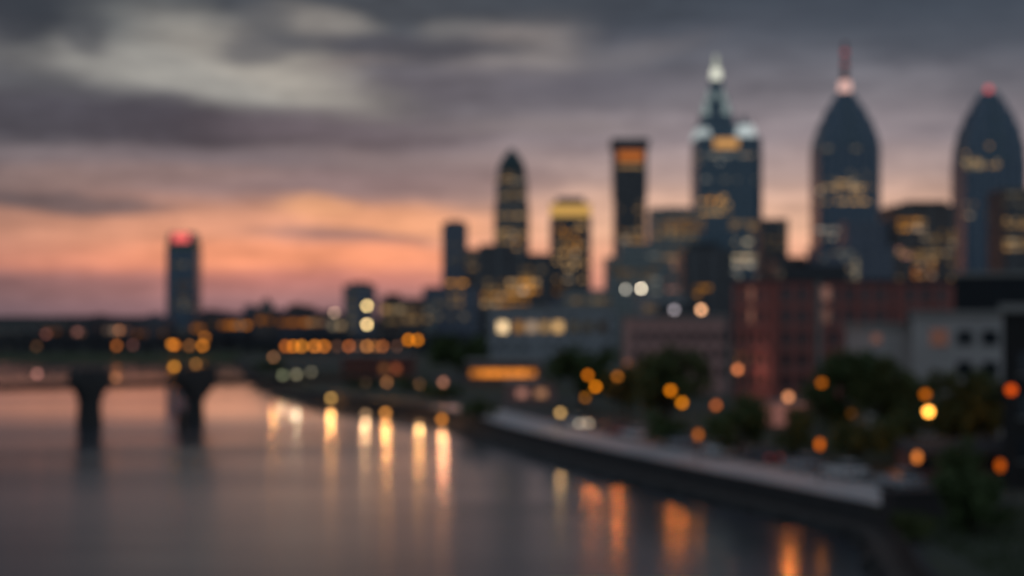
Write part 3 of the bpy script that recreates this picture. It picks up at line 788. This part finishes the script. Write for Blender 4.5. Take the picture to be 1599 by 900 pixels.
for i, (px, py, rgb, lb) in enumerate([(573, 478, (205, 175, 115), 'upper of two large cream floodlights stacked on the grey midrise'), (573, 507, (220, 185, 125), 'lower brighter of two large cream floodlights stacked on the grey midrise'),
                                   (522, 490, (165, 135, 110), 'pale floodlight on the roof left of the grey midrise'), (977, 452, (120, 115, 105), 'dimmer left of two pale floodlights below the flared tower'),
                                   (1001, 451, (205, 190, 165), 'brighter right of two pale floodlights below the flared tower'), (950, 477, (110, 98, 84), 'dim beige floodlight low left of the pale pair'),
                                   (1095, 484, (200, 145, 105), 'peach floodlight on the roof of the pink building'), (1053, 484, (105, 98, 102), 'dim grey lilac floodlight on the pink building roof')]):
    d = (690, 690, 705, 890, 890, 840, 252, 252)[i]; sz = 1.7 if d > 400 else .8
    base = Z(py, d)
    r = thing('floodlight', lb, 'floodlight', (X(px, d), d, base), 0, 'pale floodlights')
    mx = max(lin(*rgb)); sp = sz * F / d
    MB().tube((0, 0, 0), (0, .25, 0), sz / 2, sz / 2, 16).build('lens', glow(tuple(v / mx for v in lin(*rgb)), mx * (BLUR ** 2 + sp ** 2) / sp ** 2), r)
    MB().tube((0, .26, 0), (0, .9, 0), sz * .52, sz * .3, 16).build('housing', steel, r)
    MB().box(-.08, .08, .4, (10 if d > 400 else 9), -.1, .1).build('bracket', steel, r)
block('lit_apartments', 'low apartment block with beige lit windows right of the grey midrise', 'building', 592, 660, 468, 720, 20, brown_block,
      [(596, 472, 630, 492, 8, WARM, .13), (630, 478, 656, 506, 6, WARM, .07), (600, 495, 625, 508, 4, WARM, .04)], (600, 622, 459))

# ---------------------------------------------------------------- mid-distance buildings
def win_rows(r, m, xs, zs, w, h, y=-.06, name='window'):
    me = MB().box(-w / 2, w / 2, 0, .05, 0, h).mesh(name)
    fm = MB().box(-w / 2 - .12, w / 2 + .12, -.02, .03, -.12, 0).mesh('sill')
    for z in zs:
        for x in xs:
            o = put(name, me, m, r, (x, y, z)); put('sill', fm, trim, o, (0, -.06, 0))


r = block('white_hall', 'long pale hall with amber window band in the middle distance', 'building', 762, 962, 482, 380, 25, pale_block, (), (800, 850, 474))
lit_windows(r, r.location.x, 380, [(770, 502, 800, 524, 6, WARM, .42), (800, 504, 840, 523, 6, AMBER, .20), (840, 503, 882, 523, 7, WARM, .34), (885, 505, 950, 522, 3, CREAM, .02)], size=(2.3, 2.6))
r = block('lit_pavilion', 'low riverside pavilion with bright orange glazed front', 'building', 728, 846, 566, 300, 10, rough_mat('pavilion_wall', (.16, .10, .09), .8, .2, .3), (), None)
w = M(13.2, 300)
pm = MB().box(-w / 2, w / 2, -.1, .02, 0, 1.35).mesh('lit_window')
for i in range(7):
    put('lit_window', pm, glow((1, .30, .035), (.65, 1.15, 1.2, 1.15, 1.1, 1.2, .7)[i]), r, (X(742 + i * 14.6, 300) - r.location.x, -.02, Z(588, 300) - GZ))
block('low_shop_row', 'low pinkish building at the riverbank right of the lit pavilion', 'building', 790, 868, 598, 235, 8, rough_mat('shop_wall', (.26, .17, .16), .8, .2, .3), [(800, 605, 860, 625, 5, PINK, .14)], None, win=(1.6, 1.2))
r = block('brick_warehouse', 'low red brick warehouse behind the quay below the amber lamps', 'building', 534, 642, 556, 345, 14, far_brick, (), (560, 590, 551))
win_rows(r, winglass, [-7 + i * 2.8 for i in range(6)], [1.2, 3.6], 1.3, 1.4)
lit_windows(r, r.location.x, 345, [(590, 568, 628, 585, 4, (1, .25, .09), .14)], size=(1.4, 1.5), front=-.08)
r = block('pink_building', 'long pink brick building behind the riverside trees', 'building', 985, 1134, 497, 260, 18, pink_brick, (), (1036, 1112, 474))
win_rows(r, winglass, [-7.6 + i * 2.2 for i in range(8)], [9.8, 6.6, 3.4], 1.1, 1.7)

# red brick block, seen on its corner
th = math.radians(15); c0 = Vector((36.5, 200.0)); L, W, H = 29.0, 13.2, Z(440, 200) - GZ
r = thing('brick_block', 'large red brick block with pale window bays seen on its corner', 'building', (c0.x, c0.y, GZ), th)
MB().box(0, L, 0, W, -.5, H).build('wall', red_brick, r)
MB().box(-.3, L + .3, -.3, W + .3, H + .002, H + .5).build('cornice', roof_mat, r)
MB().box(6, 14, 4, 9, H + .502, H + 2.6).build('roof_plant', roof_mat, r)
zs = [H - 2.6 - k * 3.1 for k in range(5)]
win_me = MB().box(-.65, .65, -.05, .05, 0, 1.9).mesh('window'); sill_me = MB().box(-.8, .8, -.16, .06, -.18, 0).mesh('sill')
win_sd = MB().box(-.05, .05, -.6, .6, 0, 1.9).mesh('window'); sill_sd = MB().box(-.16, .06, -.75, .75, -.18, 0).mesh('sill')
for z in zs:
    for x in [2.2 + i * 2.45 for i in range(11)]:
        o = put('window', win_me, winglass, r, (x, -.04, z)); put('sill', sill_me, trim, o)
    for y in (2.2, 5.2, 8.2, 11.2):
        o = put('window', win_sd, winglass, r, (-.04, y, z)); put('sill', sill_sd, trim, o)
for x in (1.0, 7.2, 13.4, 19.6, 25.6):
    MB().box(x - .35, x + .35, -.35, -.003, 0, H).build('pilaster', trim if x == 7.2 else red_brick, r)
for z in (zs[0], zs[1]):
    put('lit_window', win_sd, glow((1, .42, .28), .22), r, (-.09, 6.7, z))
put('lit_window', win_me, glow((1, .48, .36), .2), r, (8.4, -.09, zs[0])); put('lit_window', win_me, glow((1, .48, .36), .12), r, (8.4, -.09, zs[1]))
# lit glazed porch at its foot
r = thing('entrance_canopy', 'pinkish lit glazed porch at the foot of the red brick block', 'porch', (X(1222, 175), 175, GZ), th)
MB().box(-4.2, 4.2, 0, 3, 3.2, 3.5).build('roof', trim, r)
for x in (-4, -1.4, 1.4, 4): MB().box(x - .1, x + .1, .05, .25, 0, 3.2).build('column', steel, r)
MB().box(-3.8, 3.8, 1.6, 1.7, .3, 3.0).build('lit_glazing', glow((1, .42, .34), .20), r)

r = block('white_building', 'pale rendered building with square windows behind the right trees', 'building', 1424, 1562, 495, 165, 12, white_paint, (), None, turn=True)
win_rows(r, winglass, [X(p, 165) - r.location.x for p in (1500, 1537)], [Z(538, 165) - GZ, Z(586, 165) - GZ], M(24, 165), M(22, 165))
win_rows(r, glow((1, .46, .34), .10), [X(1462, 165) - r.location.x], [Z(540, 165) - GZ], M(26, 165), M(26, 165), name='lit_window')
block('white_annex', 'lower pale annex with a lit corner left of the white building', 'building', 1352, 1423.5, 513, 168, 10, white_paint, [(1356, 522, 1380, 540, 2, PINK, .05)], None, win=(1.0, 1.0))
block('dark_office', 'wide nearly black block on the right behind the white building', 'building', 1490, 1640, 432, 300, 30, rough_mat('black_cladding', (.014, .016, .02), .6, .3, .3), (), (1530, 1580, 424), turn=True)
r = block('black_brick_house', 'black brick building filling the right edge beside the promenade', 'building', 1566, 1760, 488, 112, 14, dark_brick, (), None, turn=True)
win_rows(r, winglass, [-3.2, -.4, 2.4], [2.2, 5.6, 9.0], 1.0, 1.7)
r = thing('utility_block', 'long low dark concrete block at the near end of the promenade', 'concrete block', (X(1452, 95.5), 95.5, GZ), .18)
MB().box(-3.1, 3.1, -.9, .9, -.3, 1.75).build('body', rough_mat('dark_block_concrete', (.04, .033, .033), .8), r)
MB().box(-3.25, 3.25, -1.05, 1.05, 1.752, 1.9).build('slab_lid', rough_mat('block_lid', (.05, .045, .048), .8), r)
r = thing('red_kiosk', 'low reddish building lit by lamps behind the promenade end', 'building', (X(1500, 118), 118, GZ), 0)
MB().box(-4.2, 4.2, 0, 4, -.2, 2.3).build('wall', masonry('kiosk_brick', (.24, .09, .07), (.2, .08, .06), (.2, .15, .14), 2.2), r)
MB().loft([[(-4.5, -.4, 2.302), (4.5, -.4, 2.302), (4.5, 4.4, 2.302), (-4.5, 4.4, 2.302)], [(-4.5, 1.9, 3.3), (4.5, 1.9, 3.3), (4.5, 2.1, 3.3), (-4.5, 2.1, 3.3)]]).build('roof', roof_mat, r)
MB().box(-.5, .5, -.05, .02, 0, 2.0).build('door', steel, r)
for x in (-2.8, 2.8):
    o = MB().box(-.6, .6, -.04, .02, .9, 1.8).build('window', winglass, r, (x, 0, 0))

# ---------------------------------------------------------------- trees
def rock3(): return Vector((random.gauss(0, 1), random.gauss(0, 1), random.gauss(0, 1))).normalized()


def tree(name, label, px, base_py, top_py, wpx, d, m, leaves=2600, leaf=.34, group=None, cat='tree', trunk=.22):
    x = X(px, d); h = Z(top_py - 4, d) - GZ; w = M(wpx * 1.2, d)
    r = thing(name, label, cat, (x, d, GZ), random.uniform(0, 6), group)
    tr = MB(); th_ = h * trunk
    tr.tube((0, 0, -.2), (0, 0, th_ + .4), .045 * h * .6 + .05, .03 * h * .6 + .04, 9)
    cz = th_ + (h - th_) * .5; rz = (h - th_) * .5; rx = w / 2
    clumps = []
    for i in range(30):
        v = rock3() * (random.random() ** .4)
        q = Vector((v.x * rx * .84, v.y * rx * .84, cz + v.z * rz * .84))
        clumps.append((q, random.uniform(.16, .30) * min(rx, rz * 1.2)))
        if i < 9:
            mid_ = Vector((q.x * .4, q.y * .4, th_ + (q.z - th_) * .35))
            tr.tube((0, 0, th_), mid_, .022 * h * .5 + .03, .012 * h * .5 + .02, 6); tr.tube(mid_, q, .012 * h * .5 + .02, .012, 5)
    tr.build('trunk', bark, r)
    mb = MB()
    for i in range(leaves):
        q, rr = random.choice(clumps)
        p = q + rock3() * rr * (random.random() ** .45) * 1.35
        if p.z < th_ * .7: continue
        n = (rock3() + Vector((0, 0, .5))).normalized(); u = n.orthogonal().normalized(); u.rotate(Matrix.Rotation(random.uniform(0, 6.28), 3, n)); v = n.cross(u)
        s = leaf * random.uniform(.6, 1.4); k = len(mb.v)
        mb.v += [tuple(p - u * s), tuple(p + v * s * .5), tuple(p + u * s), tuple(p - v * s * .5)]; mb.f.append([k, k + 1, k + 2, k + 3])
    mb.build('crown', m, r)
    return r


G = 'trees along the right bank'
tree('riverside_tree', 'broad dark tree on the quay left of the long pale hall', 720, 600, 522, 118, 330, leaf_a, 3200, .6, G)
tree('riverside_tree', 'dark spreading tree below the pale hall behind the left orange lamps', 908, 640, 545, 112, 215, leaf_a, 3000, .45, G)
tree('riverside_tree', 'big round dark tree behind the two touching amber lamps', 1042, 665, 548, 142, 172, leaf_b, 4200, .4, G)
tree('riverside_tree', 'small dense round tree standing in front of the brick block corner', 1152, 700, 618, 94, 138, leaf_a, 2600, .3, G, trunk=.12)
tree('riverside_tree', 'tall dark tree right of the brick corner with amber lamp in front', 1312, 690, 546, 128, 147, leaf_a, 4200, .36, G)
tree('riverside_tree', 'wide dark tree in front of the white annex', 1398, 690, 556, 120, 143, leaf_b, 4000, .36, G)
tree('riverside_tree', 'dark tree glowing brown from the brightest lamp below it', 1492, 690, 574, 118, 134, leaf_b, 3800, .34, G)
tree('riverside_tree', 'dark tree against the black building at the far right', 1552, 690, 592, 84, 128, leaf_b, 2800, .32, G)
tree('riverside_tree', 'low dark tree beside the touching amber lamps on the left', 978, 660, 575, 72, 196, leaf_b, 2200, .38, G)
G2 = 'bushes along the promenade'
tree('bush', 'low dark bush between the small round tree and the tall trees', 1242, 700, 640, 60, 135, leaf_a, 1600, .26, G2, 'bush', .08)
tree('bush', 'dark bush under the touching amber lamps', 1040, 690, 648, 70, 150, leaf_a, 1600, .28, G2, 'bush', .08)
tree('bush', 'large near black bush at the lower right corner', 1520, 810, 738, 118, 88, leaf_a, 3600, .2, G2, 'bush', .05)
tree('bush', 'dark bush filling the gap under the tall trees', 1340, 710, 655, 90, 128, leaf_b, 1800, .26, G2, 'bush', .08)
tree('bush', 'dark scrub at the far end of the embankment wall', 742, 660, 628, 70, 195, leaf_a, 1600, .35, G2, 'bush', .05)
tree('bush', 'wide dark bush under the white annex trees', 1405, 705, 640, 104, 131, leaf_a, 2200, .26, G2, 'bush', .05)
tree('bush', 'dark bush beside the right short lantern', 1500, 735, 690, 70, 112, leaf_a, 1600, .2, G2, 'bush', .05)
tree('bush', 'olive bush on the grassy tip below the promenade end', 1425, 840, 800, 70, 84, leaf_b, 1500, .16, G2, 'bush', .05)

# wooded wharf bank on the left of the wall
for i, (px, top, wpx, d, lb) in enumerate([(420, 566, 60, 385, 'dark wharf tree nearest the arch bridge end'), (466, 592, 64, 345, 'dark wharf tree under the greenish lamps'), (520, 590, 74, 318, 'dark wharf tree left of the brick warehouse front'),
                                       (575, 600, 70, 285, 'dark wharf tree before the brick warehouse'), (640, 592, 80, 272, 'dark wharf tree below the bright amber pair'), (690, 606, 70, 246, 'dark wharf tree left of the embankment scrub')]):
    tree('wharf_tree', lb, px, 0, top, wpx, d, leaf_a, 1500, .5, 'dark trees on the wharf', trunk=.08)

# far wood: one mass of crowns behind the far shore
mb = MB()
for i in range(5200):
    xx = random.uniform(-420, 20); yy = random.uniform(FAR_Y + 14, FAR_Y + 70)
    top = 8.0 + 3.2 * mnoise.noise(Vector((xx * .045, 3.1, 0))) + 1.5 * mnoise.noise(Vector((xx * .2, 1.1, 0)))
    p = Vector((xx, yy, GZ + random.random() ** .6 * max(1, top - 1)))
    n = (rock3() + Vector((0, -.3, .5))).normalized(); u = n.orthogonal().normalized(); v = n.cross(u); s = random.uniform(.9, 2.0); k = len(mb.v)
    mb.v += [tuple(p - u * s), tuple(p + v * s * .6), tuple(p + u * s), tuple(p - v * s * .6)]; mb.f.append([k, k + 1, k + 2, k + 3])
tag(mb.build('far_wood', leafmat('leaf_far_hazed', (.025, .026, .03), (.04, .04, .046))), 'dark continuous wood lining the far shore of the river', 'wood', kind='stuff')  # bluish tint of distant haze put into the leaf colour
mb = MB(); cols = 60
for i in range(cols + 1):
    x = -4200 + 8400 * i / cols; hh = 18 + 22 * (.5 + .5 * mnoise.noise(Vector((x * .0011, .4, 0)))) 
    mb.v += [(x, 3600, GZ - 1), (x, 4000, GZ + hh), (x, 4600, GZ - 1)]
for i in range(cols): a = i * 3; mb.f += [[a, a + 3, a + 4, a + 1], [a + 1, a + 4, a + 5, a + 2]]
struct(mb.build('hills', hill_mat, None, None, True))

# grass on the near right bank
mb = MB()
for i in range(9000):
    y = random.uniform(66, 100); x = random.uniform(23.5, 42)
    if x < 24.5 + max(0, (y - 66)) * .02: continue
    a = random.uniform(0, 6.28); h = random.uniform(.15, .42); k = len(mb.v); dx, dy = .05 * math.cos(a), .05 * math.sin(a)
    mb.v += [(x - dx, y - dy, GZ), (x + dx, y + dy, GZ), (x + random.uniform(-.12, .12), y + random.uniform(-.12, .12), GZ + h)]; mb.f.append([k, k + 1, k + 2])
tag(mb.build('grass', grassm), 'rough dark grass on the near right bank', 'grass', kind='stuff')

# ---------------------------------------------------------------- cars on the riverside road
def profile(pts, y0, y1): return [(x, y0, z) for x, z in pts], [(x, y1, z) for x, z in pts]


CARM = {}
def car(x, y, rz, paint, label, lights=None):
    r = thing('parked_car', label, 'car', (x, y, GZ + .01), rz, 'cars on the riverside road')
    if not CARM:
        lo = [(-2.15, .35), (2.15, .35), (2.2, .62), (2.05, .82), (1.0, .95), (-1.9, .98), (-2.2, .85)]
        mb = MB(); a, b_ = profile(lo, -.88, .88); mb.loft([a, b_]); CARM['body'] = mb.mesh('body')
        mb = MB(); mb.loft([[(-1.75, -.80, .985), (.95, -.80, .955), (.95, .80, .955), (-1.75, .80, .985)], [(-1.1, -.62, 1.45), (.1, -.62, 1.45), (.1, .62, 1.45), (-1.1, .62, 1.45)]]); CARM['cabin'] = mb.mesh('cabin')
        CARM['roof'] = MB().box(-1.1, .1, -.62, .62, 1.452, 1.49).mesh('roof')
        CARM['wheel'] = MB().tube((0, -.1, 0), (0, .1, 0), .33, .33, 18).mesh('wheel'); CARM['rim'] = MB().tube((0, -.12, 0), (0, .12, 0), .2, .2, 12).mesh('rim')
        CARM['head'] = MB().box(-.05, .04, -.2, .2, -.09, .09).mesh('headlight')
    put('body', CARM['body'], paint, r); put('cabin', CARM['cabin'], winglass, r); put('roof', CARM['roof'], paint, r)
    for sx in (-1.35, 1.4):
        for sy in (-.82, .82):
            o = put('wheel', CARM['wheel'], steel, r, (sx, sy, .33)); put('rim', CARM['rim'], silver, o)
    hl = glow((1, .85, .6), 3.5) if lights == 'head' else silver
    tl = glow((1, .12, .10), .35) if lights == 'tail' else mast_red
    for sy in (-.6, .6):
        put('headlight', CARM['head'], hl, r, (2.18, sy, .66)); put('taillight', CARM['head'], tl, r, (-2.18, sy, .74))
    return r


wcar = rough_mat('white_car_paint', (.6, .6, .6), .3, .05, 1, .5); scar = rough_mat('silver_car_paint', (.38, .39, .41), .3, .05, 1, .5, .4)
dcar = rough_mat('dark_car_paint', (.04, .04, .05), .3, .05, 1, .5); rcar = rough_mat('red_car_paint', (.25, .03, .03), .3, .05, 1, .5)
for (yy, off, pm_, lb, li, flip) in [(178, 13.4, wcar, 'white car with headlights on near the cream promenade lamp', 'head', 1), (166, 13.4, rcar, 'red car with tail lights on beside the promenade', 'tail', 0),
                                     (150, 13.4, scar, 'silver car parked under the orange pair of lamps', None, 0), (133, 13.4, dcar, 'dark car with red tail lights by the short lantern', 'tail', 0),
                                     (125.5, 13.4, scar, 'grey silver car parked just left of the small round tree', None, 0), (119, 13.4, wcar, 'white car parked in front of the small round tree', None, 0), (158, 13.4, wcar, 'white car parked beneath the dark spreading tree', None, 0), (141, 13.4, wcar, 'white car parked beneath the two touching amber lamps', None, 0), (113, 13.4, scar, 'silver car parked between two white cars before the tall trees', None, 0)]:
    x, y, a = along(yy, off); car(x, y, a + (PI if flip else 0), pm_, lb, li)

# ---------------------------------------------------------------- camera: a 50 mm lens focused close, so the whole city falls out of focus
cam = bpy.data.cameras.new('camera'); co = bpy.data.objects.new('camera', cam); COL.objects.link(co)
co.location = (0, 0, EYE); co.rotation_euler = (PI / 2, 0, 0)
cam.sensor_width = 36; cam.lens = 36 * F / 1599; cam.shift_y = (HY - 450) / 1599
cam.clip_start = .1; cam.clip_end = 30000
cam.dof.use_dof = True; cam.dof.focus_distance = 2.5
cam.dof.aperture_fstop = (cam.lens / 1000) / (BLUR * 2.5 / F); cam.dof.aperture_blades = 0
scene.camera = co
vs_ = scene.view_settings; vs_.view_transform = 'Standard'; vs_.look = 'None'; vs_.exposure = 0; vs_.gamma = 1
scene.render.engine = 'CYCLES'
cy_ = scene.cycles
cy_.use_denoising = True
try: cy_.denoiser = 'OPENIMAGEDENOISE'; cy_.denoising_input_passes = 'RGB_ALBEDO_NORMAL'; cy_.denoising_prefilter = 'ACCURATE'
except Exception: pass
cy_.use_adaptive_sampling = False
cy_.max_bounces = 5; cy_.diffuse_bounces = 2; cy_.glossy_bounces = 3; cy_.sample_clamp_indirect = 4
